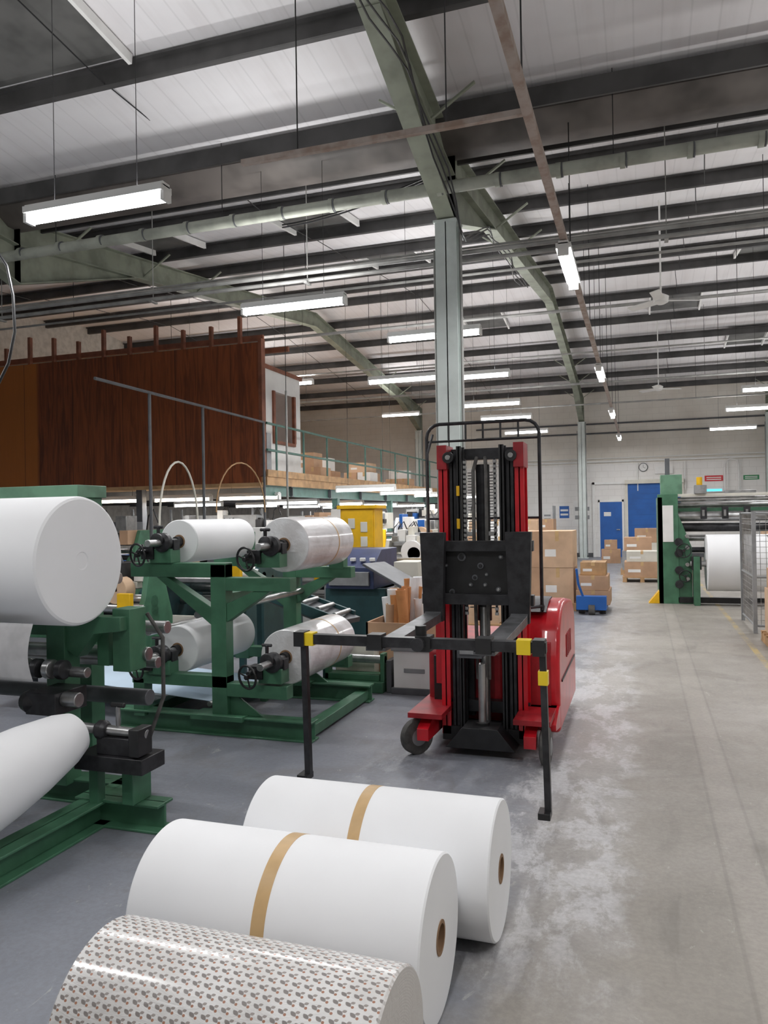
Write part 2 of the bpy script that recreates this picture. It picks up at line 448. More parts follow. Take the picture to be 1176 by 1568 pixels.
b.tube([(-5.9, 5.0, roofz(5)-.1), (-5.6, 5.0, 5.2), (-5.3, 5.0, 4.2), (-5.05, 5, 3.95), (-4.9, 5.0, 3.75), (-4.84, 5.0, 3.5), (-4.83, 5, 3.2), (-4.9, 5, 2.95), (-5.1, 5, 2.65), (-5.4, 5, 2.3), (-5.5, 5.2, 1.8), (-5.4, 6.0, 1.0)], .012, black, 8)
PXX = -5.95
b.cyl((PXX, 12.4, 0), (PXX, 12.4, 3.9), .02, pipe_m, seg=8)
b.cyl((PXX, 12.4, 3.9), (PXX, 12.4, roofz(12.4)), .006, black, seg=6)
b.done('drop_cables')
TX, TZ = -.65, 4.24
b = B()
b.bx(TX-.03, TX+.03, YB+.3, YF-.5, TZ-.03, TZ+.03, rust_m)
b.bx(-2.75, TX, 5.03, 5.07, TZ+.01, TZ+.05, rust_m)
for y in (1.6, 4.75, 8.2, 11.4, 14.4, 17.4, 20.4, 23.4, 26.4):
    b.cyl((TX, y, TZ), (TX, y, roofz(y)), .006, black, seg=6)
for x in (-2.3, -1.2): b.cyl((x, 5.05, TZ+.04), (x, 5.05, roofz(5.05)), .005, black, seg=6)
b.done('lighting_trunking')

# ------------------------------------------------------------ light fittings
def lamp(ob, c, alongx, L, W, up, col=(1, .99, .985)):
    ld = bpy.data.lights.new('lamp', 'AREA'); ld.shape = 'RECTANGLE'; ld.size = L; ld.size_y = .1; ld.energy = W; ld.color = col
    lo = bpy.data.objects.new('lamp', ld); C.scene.collection.objects.link(lo); lo.parent = ob
    lo.location = Vector(c)-ob.location
    R = Matrix.Rotation(0 if alongx else math.pi/2, 4, 'Z')
    if up: R = R @ Matrix.Rotation(math.pi, 4, 'X')
    lo.rotation_euler = R.to_euler()
def light(x0, x1, y0, y1, z, e=tube_e, drop=None, W=40, UP=26):
    b = B(); alongx = abs(x1-x0) > abs(y1-y0)
    p, q = Vector((x0, y0, z)), Vector((x1, y1, z)); d = (q-p).normalized()
    b.beam(p+Vector((0,0,.055)), q+Vector((0,0,.055)), .14, .05, white)
    b.beam(p+Vector((0,0,.085)), q+Vector((0,0,.085)), .09, .03, white)
    b.beam(p+d*.02, q-d*.02, .085, .06, e)
    b.beam(p-d*.01, p+d*.02, .1, .08, white); b.beam(q-d*.02, q+d*.01, .1, .08, white)
    for t in (.2, .8):
        c = p.lerp(q, t); top = roofz(c.y) if drop is None else drop
        b.cyl(c+Vector((0,0,.09)), (c.x, c.y, top), .003, black, seg=5)
    ob = b.done('fluorescent_light')
    m = (p+q)/2; L = (q-p).length
    lamp(ob, m-Vector((0, 0, .04)), alongx, L, W, False)
    if UP: lamp(ob, m+Vector((0, 0, .105)), alongx, L, UP, True)
for yc in (1.0, 7.95, 14.2, 20.1, 26.6):
    light(TX, TX, yc-.6, yc+.6, TZ-.14, drop=TZ-.02, UP=0)
for (xa, y) in ((-4.67, 5.0), (-4.45, 8.15), (-3.3, 10.2), (-4.7, 13.3), (-3.45, 13.5), (-3.8, 17.1), (-3.9, 19.7), (-3.9, 23.4),
                (2.0, 4.2), (2.0, 8.6), (2.0, 12.6), (2.0, 17.3), (2.0, 20.5), (2.0, 25.2), (-4.6, 1.2), (-8.4, 4.5), (-8.6, .8), (1.2, .6), (5.6, 6), (5.6, 14), (5.6, 21)):
    light(xa, xa+1.3, y, y, 4.1)
for (xa, y) in ((-10.2, 15.6), (-9.0, 17.6), (-11.5, 21), (-8.2, 24.5)):
    light(xa, xa+1.3, y, y, 5.0)

def fan(x, y, z):
    b = B(); b.cyl((x, y, z+.1), (x, y, roofz(y)), .014, white, seg=8)
    b.lathe((x, y, z-.06), (0, 0, 1), [(0, .05), (.03, .11), (.12, .12), (.16, .05)], white, 20)
    for k in range(3):
        a = k*2.094+.35; d = Vector((math.cos(a), math.sin(a), 0))
        b.beam(Vector((x, y, z))+d*.1, Vector((x, y, z))+d*.6, .15, .012, white, (d.y*.25, -d.x*.25, 1))
    b.done('ceiling_fan')
fan(.35, 12.8, 4.95); fan(.5, 22, 4.95)

# ------------------------------------------------------------ mezzanine
MX, MY = -6.6, 12.9
b = B(); b.bx(XL+.01, MX, MY, YF-.02, 2.26, 2.42, timber)
for y in range(14, 29, 2): b.ibeam((XL+.05, y, 2.16), (MX, y, 2.16), .1, .2, greyd)
b.ibeam((MX-.08, MY, 2.16), (MX-.08, YF-.02, 2.16), .1, .2, green_rail)
for y in (16.5, 20.5, 24.5, 28): b.bx(MX-.16, MX-.02, y-.07, y+.07, 0, 2.08, green_rail)
for x in (-9.5, -12.5): b.bx(x-.07, x+.07, MY+.1, MY+.24, 0, 2.26, greyd)
b.done('mezzanine_platform', shift=False)
b = B()
b.bx(XL, -6.72, MY-.04, MY-.002, 2.3, 4.93, wood)
b.bx(XL, -6.68, MY-.05, MY-.001, 2.24, 2.31, timber)
b.bx(-6.73, -6.66, MY-.05, MY+.1, 2.43, 5.0, timberr)
x = -14.6
while x < -6.8:
    b.bx(x-.03, x+.03, MY+.02, MY+.1, 2.43, 5.45+random.uniform(-.15, .25), timberr); x += .62
b.bx(XL, -6.7, MY+.1, MY+.16, 5.0, 5.1, timberr)
b.bx(XL, -6.9, MY+1.6, MY+1.68, 5.1, 5.2, timberr)
b.done('veneer_partition', shift=False)
b = B()
b.bx(-7.05, -6.98, 13.25, 13.9, 2.43, 4.6, white); b.bx(-7.05, -6.98, 13.9, 15.2, 2.43, 3.2, white); b.bx(-7.05, -6.98, 13.9, 15.2, 4.2, 4.6, white)
b.bx(-7.05, -6.98, 14.9, 15.2, 3.2, 4.2, white)
b.bx(-9.5, -7, 15.2, 15.28, 2.43, 4.6, white)
b.bx(-7.08, -6.95, 13.22, 15.3, 4.6, 4.68, timberr); b.bx(-7.0, -6.94, 13.9, 13.98, 3.2, 4.2, timberr)
b.bx(-6.99, -6.93, 14.84, 14.92, 3.2, 4.2, timberr); b.bx(-6.99, -6.93, 13.9, 14.9, 3.14, 3.2, timberr)
b.done('mezzanine_office_wall')
b = B(); b.bx(-6.9, -6.66, 13.02, 13.2, 2.43, 3.25, grey); b.bx(-6.88, -6.68, 13.0, 13.02, 2.5, 3.2, greyd); b.cyl((-6.78, 13.1, 3.2), (-6.78, 13.1, 4.3), .02, pipe_m, seg=8)
b.done('electrical_cabinet')
b = B()
for z in (3.42, 2.92): b.cyl((MX, MY, z), (MX, YF-.1, z), .024, green_rail, seg=8)
y = MY+.4
while y < YF-.2: b.cyl((MX, y, 2.42), (MX, y, 3.42), .022, green_rail, seg=8); y += 1.25
b.bx(MX-.02, MX+.02, MY, YF-.02, 2.42, 2.55, timber)
b.done('mezzanine_guard_rail')
b = B()
b.tube([(MX, 8.15, 3.47), (MX, 9.0, 3.46), (MX, 12.8, 3.42)], .022, greyd)
for y in (9.3, 10.7): b.cyl((MX, y, 0), (MX, y, 3.44), .024, greyd, seg=8)
b.cyl((MX, 12.78, 0), (MX, 12.78, 3.42), .024, greyd, seg=8)
b.done('cable_support_frame')
b = B()
b.tube([(MX+.1, 9.35+1.0*(1-math.cos(math.pi*i/16))/2, 1.55+.95*math.sin(math.pi*i/16)) for i in range(17)], .016, cream, 8)
b.tube([(MX+.1, 10.9+1.7*(1-math.cos(math.pi*i/16))/2, 1.75+.85*math.sin(math.pi*i/16)) for i in range(17)], .012, timber, 8)
b.done('compressed_air_hoses')
def carton_stack(name, x, y, z, rows, pallet=False, m=(card, card2)):
    b = B(); zz = z
    if pallet:
        w = max(r[0] for r in rows)/2+.04; dd = max(r[1] for r in rows)/2+.04
        for k in range(5):
            yy = y-dd+.05+k*(2*dd-.1)/4; b.bx(x-w, x+w, yy-.05, yy+.05, zz+.1, zz+.125, timber)
        for xx in (x-w+.05, x, x+w-.05): b.bx(xx-.045, xx+.045, y-dd, y+dd, zz+.02, zz+.1, timber); b.bx(xx-.05, xx+.05, y-dd, y+dd, zz, zz+.02, timber)
        zz += .125
    for (w, d, h, n) in rows:
        for k in range(n):
            ww = w/n; jx = random.uniform(-.01, .01)
            x0 = x-w/2+k*ww+.006+jx*.3; x1 = x0+ww-.012; y0, y1 = y-d/2+jx, y+d/2+jx
            mm = random.choice(m)
            b.bx(x0, x1, y0, y1, zz, zz+h-.004, mm)
            b.bx((x0+x1)/2-.03, (x0+x1)/2+.03, y0-.001, y1+.001, zz+h-.012, zz+h-.002, tape)
            b.bx((x0+x1)/2-.03, (x0+x1)/2+.03, y0-.002, y0, zz+h*.72, zz+h-.004, tape)
            b.bx(x0+.1*ww, x0+.45*ww, y0-.0025, y0-.0005, zz+h*.3, zz+h*.5, white)
        zz += h
    return b.done(name, .004)
for (x, y) in ((-7.3, 16.4), (-7.6, 17.9), (-7.2, 19.6), (-7.7, 21.4), (-7.3, 23.5), (-8.6, 17), (-8.9, 20)):
    carton_stack('carton_stack', x, y, 2.42, [(random.uniform(.5, .9), .6, random.uniform(.35, .5), 2), (random.uniform(.4, .6), .5, random.uniform(.25, .4), 1)], m=(card, card2, white))
for xa in (-11.0, -9.4, -7.9): light(xa, xa+1.3, 13.4, 13.4, 2.04, tube_w, 2.26, 34, 0)
for y in (16.2, 19.2, 22.2, 25.4):
    for xa in (-8.3, -10.8): light(xa, xa+1.3, y, y, 1.98, tube_e, 2.26, 26, 0)
for y in (15.1, 18, 21, 24): light(-6.1, -4.8, y, y, 2.2, tube_e, None, 26, 0)

# ------------------------------------------------------------ back wall fittings
yw = YF
b = B(); b.bx(-1.5, -1.44, yw-.05, yw, 0, 2.1, white); b.bx(-.66, -.6, yw-.05, yw, 0, 2.1, white); b.bx(-1.5, -.6, yw-.05, yw, 2.02, 2.1, white)
b.bx(-1.44, -.66, yw-.04, yw-.005, 0, 2.02, blue); b.cyl((-.76, yw-.09, 1.0), (-.76, yw-.04, 1.0), .02, steel, seg=10); b.bx(-.86, -.74, yw-.1, yw-.08, .99, 1.02, steel)
b.bx(-1.36, -.74, yw-.048, yw-.04, .1, .3, steel); b.bx(-1.3, -1.05, yw-.046, yw-.04, 1.5, 1.65, white)
b.bx(-1.7, -1.62, yw-.06, yw, 0, 2.75, white); b.bx(-1.7, -.55, yw-.06, yw, 2.67, 2.75, white); b.done('door_1')
b = B(); b.bx(-.5, 1.4, yw-.06, yw-.0, 0, 2.72, blued)
for k in range(14): b.bx(-.45, 1.35, yw-.085, yw-.05, .02+k*.19, .207+k*.19, blue)
b.bx(-.55, -.45, yw-.12, yw, 0, 2.75, cream); b.bx(1.35, 1.45, yw-.12, yw, 0, 2.75, cream); b.bx(-.55, 1.45, yw-.2, yw, 2.66, 2.8, cream)
b.done('door_2')
b = B(); b.lathe((.1, yw-.05, 3.25), (0, 1, 0), [(0, .14), (.01, .16), (.05, .16)], greyd, 28); b.lathe((.1, yw-.054, 3.25), (0, 1, 0), [(0, .13), (.004, .135)], white, 28)
b.beam((.1, yw-.058, 3.25), (.1, yw-.058, 3.35), .01, .004, black, (0, 1, 0)); b.beam((.1, yw-.058, 3.25), (.17, yw-.058, 3.22), .01, .004, black, (0, 1, 0)); b.done('wall_clock')
def sign(name, x0, x1, z0, z1, m, m2=white):
    b = B(); b.bx(x0, x1, yw-.012, yw-.001, z0, z1, m); h = z1-z0; w = x1-x0
    for k in range(2): b.bx(x0+.1*w, x1-.1*w, yw-.015, yw-.011, z0+h*(.22+.35*k), z0+h*(.38+.35*k), m2)
    b.done(name)
sign('safety_sign', 2.15, 2.75, 2.68, 2.88, signred); sign('exit_sign', 3.4, 3.9, 2.7, 2.86, signgrn); sign('safety_sign', -2.9, -2.55, 1.45, 1.9, blue)
sign('paper_notice', -3.5, -3.2, 1.3, 1.7, white, grey); sign('paper_notice', -2.4, -1.75, 1.2, 2.1, white, grey); sign('paper_notice', -4.8, -4.3, 1.3, 1.8, white, grey)
b = B(); b.bx(2.1, 2.75, yw-.1, yw-.001, 2.3, 2.42, white); b.bx(2.15, 2.7, yw-.108, yw-.1, 2.32, 2.4, screen_e); b.done('emergency_light')
b = B()
for z, r in ((3.5, .035), (3.62, .02)): b.cyl((-6, yw-.08, z), (XR-.1, yw-.08, z), r, white, seg=10)
for x in (-.1, 1.5, 2.9, 3.3): b.tube([(x, yw-.08, 3.4), (x, yw-.08, 2.4)], .02, white)
b.tube([(2.8, yw-.1, 2.0), (2.8, yw-.1, 3.2), (2.85, yw-.1, 3.38), (3.0, yw-.1, 3.45), (3.2, yw-.1, 3.38), (3.25, yw-.1, 3.2), (3.25, yw-.1, 2.0)], .03, white)
b.bx(.5, 1.1, yw-.1, yw-.01, 3.0, 3.25, white)
for z in (4.55, 4.9): b.cyl((-6, yw-.06, z), (XR-.1, yw-.06, z), .03, greyd, seg=8)
b.done('wall_pipework')
b = B(); b.bx(XL, -1.7, yw-.02, yw-.001, 0, .15, greyd); b.bx(1.5, XR, yw-.02, yw-.001, 0, .15, greyd); b.done('baseboard_back', shift=False)

# ------------------------------------------------------------ floor rolls
def floor_roll(name, x0, x1, y, r, m, band=None):
    b = B(); b.roll((x0, y, r), (1, 0, 0), x1-x0, r, m)
    if band:
        b.lathe((band-.024, y, r), (1, 0, 0), [(0, r-.01), (0, r+.0012), (.048, r+.0012), (.048, r-.01)], tape, 72, True)
    return b.done(name, smooth=.5)
floor_roll('paper_roll', -1.56, -.545, 3.0, .26, paper, -1.08)
floor_roll('paper_roll', -1.69, -.65, 2.455, .26, paper, -1.19)
floor_roll('printed_paper_roll', -1.47, -.60, 1.82, .25, m_print(.25))

# ------------------------------------------------------------ forklift (stacker)
FX = -1.06
b = B()
for sx in (-1, 1):
    xc = FX+sx*.36
    b.prism([(5.02, .12), (5.02, .2), (5.2, .27), (5.75, .3), (5.75, .1)], 'x', xc-.05, xc+.03, red)
    ax = Vector((.75, -.66, 0)) if sx < 0 else Vector((1, 0, 0))
    ax.normalize(); wc = Vector((xc+sx*.08, 5.12, .12))
    b.lathe(wc-ax*.035, ax, [(0, .09), (.01, .12), (.06, .12), (.07, .09)], rubber, 32)
    b.lathe(wc-ax*.04, ax, [(0, .04), (.005, .06), (.075, .06), (.08, .04)], grey, 24)
    b.bx(xc-.12, xc+.12, 5.04, 5.7, .265, .3, redd)
b.bx(FX-.3, FX+.3, 5.3, 5.6, .06, .16, black)
b.prism([(FX-.24, .06), (FX-.12, .2), (FX+.12, .2), (FX+.24, .06)], 'y', 5.12, 5.34, black)
for sx in (-1, 1):
    xo = FX+sx*.27
    for (dx, w, y0, y1, mm, z0, z1) in ((0, .065, 5.3, 5.46, red, .1, 2.12), (-.068, .05, 5.32, 5.44, blackm, .12, 2.1), (-.12, .035, 5.28, 5.4, black, .15, 2.13)):
        xx = xo+sx*dx
        b.bx(xx-.006, xx+.006, y0, y1, z0, z1, mm); b.bx(xx-w/2, xx+w/2, y0, y0+.014, z0, z1, mm); b.bx(xx-w/2, xx+w/2, y1-.014, y1, z0, z1, mm)
    b.bx(xo-.035, xo+.035, 5.27, 5.48, 1.97, 2.14, redd)
    b.cyl((xo-sx*.05, 5.25, 2.05), (xo-sx*.05, 5.29, 2.05), .04, black, seg=20); b.cyl((xo-sx*.05, 5.24, 2.05), (xo-sx*.05, 5.26, 2.05), .018, steel, seg=12)
    z = .95
    while z < 2.02:
        b.bx(FX+sx*.105-.012, FX+sx*.105+.012, 5.27, 5.285, z, z+.022, steel); b.bx(FX+sx*.105-.007, FX+sx*.105+.007, 5.265, 5.29, z+.02, z+.034, blackm); z += .034
    b.tube([(FX+sx*.04, 5.3, .5), (FX+sx*.045, 5.27, 1.2), (FX+sx*.045, 5.27, 1.95), (FX+sx*.03, 5.33, 2.05)], .013, rubber)
    z = 1.0
    while z < 1.95: b.ring((FX+sx*.075, 5.3, z), (0, 0, 1), .014, .003, black, 10, 5); z += .02
for z in (1.55, 1.78): b.bx(FX-.165, FX-.145, 5.262, 5.28, z, z+.07, yellow)
b.bx(FX-.1, FX-.04, 5.27, 5.28, 1.5, 1.53, steel); b.bx(FX+.05, FX+.11, 5.27, 5.28, 1.5, 1.53, steel)
for z in (2.08, .28, .12): b.bx(FX-.3, FX+.3, 5.42, 5.5, z-.04, z+.04, blackm)
b.cyl((FX, 5.36, .15), (FX, 5.36, 1.0), .035, steel, seg=20); b.cyl((FX, 5.38, .9), (FX, 5.38, 2.0), .05, blackm, seg=20)
b.cyl((FX+.0, 5.24, .18), (FX+.0, 5.24, .62), .028, steel, seg=18); b.cyl((FX, 5.24, .16), (FX, 5.24, .22), .05, black, seg=18)
b.bx(FX-.15, FX+.02, 5.14, 5.3, .67, .72, greyd); b.bx(FX-.13, FX, 5.12, 5.18, .7, .76, steel)
b.bx(FX-.29, FX+.29, 5.16, 5.2, 1.04, 1.47, black); b.bx(FX-.38, FX+.38, 5.1, 5.17, 1.40, 1.47, blackm); b.bx(FX-.38, FX+.38, 5.1, 5.17, 1.04, 1.11, blackm)
for (dx, dz, r) in ((-.11, 1.36, .03), (.02, 1.3, .022), (-.18, 1.12, .02), (.14, 1.14, .018), (.16, 1.36, .016), (-.05, 1.17, .014), (.05, 1.17, .014), (-.02, 1.22, .02), (.06, 1.24, .012), (-.22, 1.3, .012), (.22, 1.25, .012)):
    b.cyl((FX+dx, 5.15, dz), (FX+dx, 5.165, dz), r, greyd, seg=14); b.cyl((FX+dx, 5.14, dz), (FX+dx, 5.16, dz), r*.55, steel if r < .02 else blackm, seg=12)
for fx in (FX-.285, FX+.295):
    b.prism([(fx-.085, 1.53), (fx+.085, 1.53), (fx+.065, .93), (fx-.065, .93)], 'y', 5.03, 5.09, blackm)
    b.prism([(5.09, .93), (5.09, 1.02), (5.0, .985), (3.84, .955), (3.84, .935), (4.6, .92)], 'x', fx-.055, fx+.055, forkst)
    b.bx(fx-.06, fx+.06, 5.06, 5.14, 1.44, 1.53, black)
b.bx(FX+.17, FX+.44, 5.47, 5.51, .3, .74, redd); b.bx(FX-.4, FX-.1, 5.46, 5.5, .2, .62, black)
b.prism([(5.45, .42), (5.45, .95), (5.55, 1.02), (5.9, 1.02), (5.9, .42)], 'x', FX-.38, FX-.24, red)
b.prism([(5.5, .3), (5.42, .3), (5.2, .24), (5.2, .2), (5.5, .15)], 'x', FX+.3, FX+.5, red)
for k in range(5): b.bx(FX+.499, FX+.506, 6.0+k*.08, 6.04+k*.08, .55, .72, redd)
b.bx(FX+.498, FX+.508, 5.62, 6.68, .44, .455, black)
for sx in (-1, 1): b.lathe((FX+sx*.41-.04, 6.45, .11), (1, 0, 0), [(0, .09), (.01, .11), (.07, .11), (.08, .09)], rubber, 28)
gx0, gx1, gy, gz = FX-.47, FX+.37, 5.62, 2.33
pts = [(gx0, gy, .95), (gx0, gy, gz-.1)]+[(gx0+.1-.1*math.cos(a), gy, gz-.1+.1*math.sin(a)) for a in (.4, .8, 1.2)]+[(gx0+.1, gy, gz), (gx1-.1, gy, gz)]+[(gx1-.1+.1*math.sin(a), gy, gz-.1+.1*math.cos(a)) for a in (.4, .8, 1.2)]+[(gx1, gy, gz-.1), (gx1, gy, .95)]
b.tube(pts, .013, blackm, 10)
b.tube([(gx0+.03, gy-.1, 1.1), (gx0+.03, gy-.1, 2.1), (gx0+.06, gy-.05, 2.25)], .01, blackm)
for z in (1.62, 2.2): b.tube([(gx0, gy, z), (gx1, gy, z)], .009, blackm)
for k in range(5): 
    x = gx0+.17+k*.13; b.tube([(x, gy, gz), (x, gy-.0, gz-.12)], .008, blackm)
for x in (gx0, gx1): b.tube([(x, gy, 1.0), (x, 5.9, .85)], .013, blackm); b.tube([(x, gy, .98), (FX+(.26 if x > FX else -.26), 5.46, .98)], .013, blackm)
by, bz = 3.86, .985
b.bx(-1.8, -.455, by-.027, by+.027, bz-.027, bz+.027, blackm)
for x in (FX-.02, FX-.285, FX+.295): b.bx(x-.04, x+.04, by-.045, by+.045, bz-.04, bz+.04, black)
b.cyl((FX-.04, by, bz+.0), (FX-.04, by, bz+.09), .03, black, seg=16); b.cyl((FX-.04, by-.08, bz), (FX-.04, by-.03, bz), .035, blackm, seg=16)
for (x, zb) in ((-1.765, .24), (-.475, .17)):
    b.beam((x, by, bz), (x+.015, by, zb), .032, .04, blackm, (0, 1, 0))
    b.bx(x-.045, x+.015, by-.045, by+.045, bz-.04, bz+.04, black)
    b.bx(x-.03, x+.03, by-.06, by+.03, zb-.02, zb+.012, black)
b.bx(-1.75, -1.70, by-.034, by+.034, bz-.035, bz+.035, yband); b.bx(-.60, -.53, by-.034, by+.034, bz-.037, bz+.037, yband)
b.bx(-.497, -.449, by-.026, by+.026, .80, .87, yband)
fork = b.done('forklift_stacker', .004)
b = B()
b.prism([(5.5, .1), (5.48, .62), (5.56, .84), (5.7, .95), (5.9, .99), (6.2, .98), (6.6, .93), (6.76, .84), (6.82, .7), (6.82, .1)], 'x', FX+.1, FX+.5, red)
b.prism([(5.52, .1), (5.52, .66), (6.78, .66), (6.78, .1)], 'x', FX-.46, FX+.1, redd)
b.done('bodywork', .035, parent=fork, bseg=4)
b = B()
b.prism([(5.62, .93), (5.8, .992), (6.0, 1.0), (6.0, 1.012), (5.79, 1.005), (5.6, .94)], 'x', FX+.2, FX+.4, blackm)
b.done('vent_grille', parent=fork)

# ------------------------------------------------------------ roll stand (machine 2)
def chuck(b, x, y, z, s=-1):
    b.cyl((x, y-.28, z), (x, y+.12, z), .028, steel, seg=14)
    b.lathe((x, y-.12, z), (0, 1, 0), [(0, .05), (.02, .075), (.06, .075), (.08, .05)], blackm, 20)
    b.bx(x-.12, x+.07, y-.08, y+.05, z-.16, z-.05, green); b.bx(x-.08, x+.08, y-.05, y+.03, z-.06, z+.02, blackm)
    b.bx(x-.19, x-.08, y-.1, y+.0, z-.13, z-.03, blackm); b.cyl((x-.14, y-.2, z-.07), (x-.14, y, z-.07), .02, blackm, seg=10)
    b.handwheel((x-.14, y-.21, z-.09), (.3, 1, .1), .085, black)
    b.cyl((x-.06, y-.05, z+.02), (x-.06, y-.05, z+.12), .014, blackm, seg=8); b.cyl((x-.1, y-.05, z+.12), (x-.02, y-.05, z+.12), .012, blackm, seg=8)
    b.lathe((x-.02, y-.15, z+.02), (0, 1, 0), [(0, .02), (.01, .055), (.03, .055), (.04, .02)], blackm, 14)
b = B()
for (Y, front) in ((5.2, 1), (6.45, 0)):
    t = .055
    b.bx(-3.13, -3.0, Y-t, Y+t, 0.1, 1.3, green)
    b.bx(-3.85, -3.0, Y-t, Y+t, 1.2, 1.31, green); b.bx(-3.0, -2.46, Y-t, Y+t, 1.1, 1.2, green)
    b.prism([(-3.75, 1.2), (-3.62, 1.2), (-3.06, .78), (-3.06, .93), (-3.56, 1.22)], 'y', Y-t*.8, Y+t*.8, green)
    b.prism([(-3.0, .86), (-3.0, 1.0), (-2.72, 1.12), (-2.6, 1.12)], 'y', Y-t*.8, Y+t*.8, green)
    b.bx(-3.85, -3.0, Y-t, Y+t, .36, .45, green); b.bx(-3.0, -2.5, Y-t, Y+t, .3, .4, green)
    b.bx(-3.84, -3.74, Y-t, Y+t, .1, .4, green)
    b.ibeam((-4.0, Y, .075), (-2.3, Y, .075), .14, .15, green)
    b.bx(-3.3, -2.85, Y-.1, Y+.1, .12, .16, green)
    b.prism([(-3.0, .15), (-2.72, .15), (-3.0, .34)], 'y', Y-.01, Y+.01, green)
    for (x, z) in ((-3.53, 1.47), (-2.6, 1.44), (-3.56, .6), (-2.6, .58)):
        if front: chuck(b, x, Y, z)
        else:
            b.bx(x-.07, x+.07, Y-.06, Y+.05, z-.26, z+.05, green); b.cyl((x, Y-.15, z), (x, Y+.1, z), .028, steel, seg=12)
for x in (-3.93, -2.38): b.bx(x-.05, x+.05, 5.2, 6.45, .02, .1, green)
b.bx(-3.1, -3.03, 5.2, 6.45, 1.0, 1.07, green)
for (x, z) in ((-2.95, .98), (-3.3, .9), (-3.75, .75)): b.cyl((x, 5.22, z), (x, 6.45, z), .028, steel, seg=14)
b.done('roll_unwind_stand', .004)
def hung_roll(x, y0, y1, z, r, m, band=None):
    b = B(); b.roll((x, y0, z), (0, 1, 0), y1-y0, r, m, rc=.045)
    b.cyl((x, y0-.05, z), (x, y0+.02, z), .04, blackm, r2=.043, seg=16)
    if band: b.lathe((x, band, z), (0, 1, 0), [(0, r-.01), (0, r+.0015), (.02, r+.0015), (.02, r-.01)], tape, 64, True)
    b.done('paper_roll', smooth=.5)
hung_roll(-3.53, 5.34, 6.3, 1.47, .175, paper)
hung_roll(-2.6, 5.34, 6.3, 1.44, .21, wrap, 5.95)
hung_roll(-3.56, 5.34, 6.3, .6, .19, paper)
hung_roll(-2.6, 5.34, 6.3, .58, .21, wrap, 5.95)
b = B()
b.add([(-5.4, 5.4, .34), (-3.25, 5.35, .2), (-3.25, 6.3, .2), (-5.4, 6.3, .34), (-5.4, 5.4, .336), (-3.25, 5.35, .196), (-3.25, 6.3, .196), (-5.4, 6.3, .336)],
      [(0,1,2,3),(7,6,5,4),(0,4,5,1),(1,5,6,2),(2,6,7,3),(3,7,4,0)], paperb)
b.bx(-5.3, -5.2, 5.5, 5.6, 0, .335, greyd); b.bx(-5.3, -5.2, 6.1, 6.2, 0, .335, greyd); b.cyl((-3.25, 5.3, .19), (-3.25, 6.4, .19), .02, steel)
b.bx(-3.28, -3.22, 5.4, 5.45, 0, .18, green); b.bx(-3.28, -3.22, 6.2, 6.25, 0, .18, green)
b.done('paper_web_tray')

# ------------------------------------------------------------ foreground unwinder (machine 1)
b = B()
b.ibeam((-2.84, 1.9, .07), (-2.84, 3.85, .07), .16, .14, green); b.ibeam((-4.9, 1.9, .07), (-4.9, 4.5, .07), .16, .14, green)
b.ibeam((-4.9, 3.75, .07), (-2.84, 3.75, .07), .14, .14, green)
b.bx(-3.30, -3.17, 3.62, 3.75, .12, 1.1, green)
b.prism([(-3.3, .98), (-3.3, 1.1), (-2.8, 1.1), (-2.8, 1.02), (-2.98, 1.0), (-3.1, .86)], 'y', 3.64, 3.73, green)
b.bx(-2.9, -2.78, 3.7, 3.85, .78, 1.14, green); b.bx(-3.04, -2.96, 3.74, 3.86, .8, 1.06, green)
b.bx(-4.95, -4.85, 3.62, 3.75, .12, 1.75, green); b.bx(-4.95, -4.85, 3.4, 3.55, .12, 1.5, green)
b.bx(-5.0, -3.4, 4.02, 4.3, 1.80, 1.88, green_lt); b.bx(-4.95, -3.45, 4.2, 4.3, 1.55, 1.8, green); b.bx(-3.52, -3.42, 4.15, 4.28, .1, 1.8, green)
b.bx(-4.9, -3.2, 3.66, 3.73, .98, 1.1, green)
b.ibeam((-2.95, 3.5, .075), (-2.42, 3.5, .075), .14, .15, green)
b.bx(-2.83, -2.77, 3.4, 3.46, .12, .4, green); b.bx(-2.62, -2.55, 3.4, 3.56, .15, .38, green); b.bx(-2.84, -2.42, 3.3, 3.5, .35, .43, blackm)
b.cyl((-2.95, 3.35, .56), (-2.44, 3.38, .54), .026, steel, seg=16)
b.bx(-2.72, -2.5, 3.33, 3.45, .43, .52, blackm); b.bx(-2.5, -2.44, 3.3, 3.42, .44, .58, black)
b.lathe((-2.74, 3.36, .55), (1, 0, 0), [(0, .035), (.02, .05), (.05, .05), (.07, .035)], blackm, 20)
b.cyl((-2.62, 3.38, .5), (-2.62, 3.38, .68), .012, steel, seg=8); b.cyl((-2.66, 3.38, .68), (-2.58, 3.38, .68), .014, black, seg=8)
for (y, z, r, m, x1) in ((3.85, .86, .04, steel, -2.76), (4.0, .78, .035, steel, -2.8), (4.1, .98, .04, steel, -2.8), (3.9, 1.3, .035, steel, -3.0), (4.05, .55, .05, greyd, -2.9), (3.55, .8, .03, steel, -2.95)):
    b.cyl((-4.9, y, z), (x1, y, z), r, m, seg=24)
for k in range(7): b.lathe((-3.62+k*.085, 3.5, .82), (1, 0, 0), [(0, .03), (.01, .055), (.05, .055), (.06, .03)], steel if k % 2 else blackm, 16)
b.bx(-3.2, -3.0, 3.35, 3.6, .6, .72, blackm); b.lathe((-3.25, 3.4, .66), (1, 0, 0), [(0, .05), (.05, .07), (.1, .05)], blackm, 18); b.cyl((-3.0, 3.42, .68), (-2.9, 3.42, .68), .04, steel, seg=16)
b.tube([(-2.78, 3.86, 1.1), (-2.7, 3.9, .95), (-2.7, 3.9, .6), (-2.8, 3.86, .3)], .012, rubber)
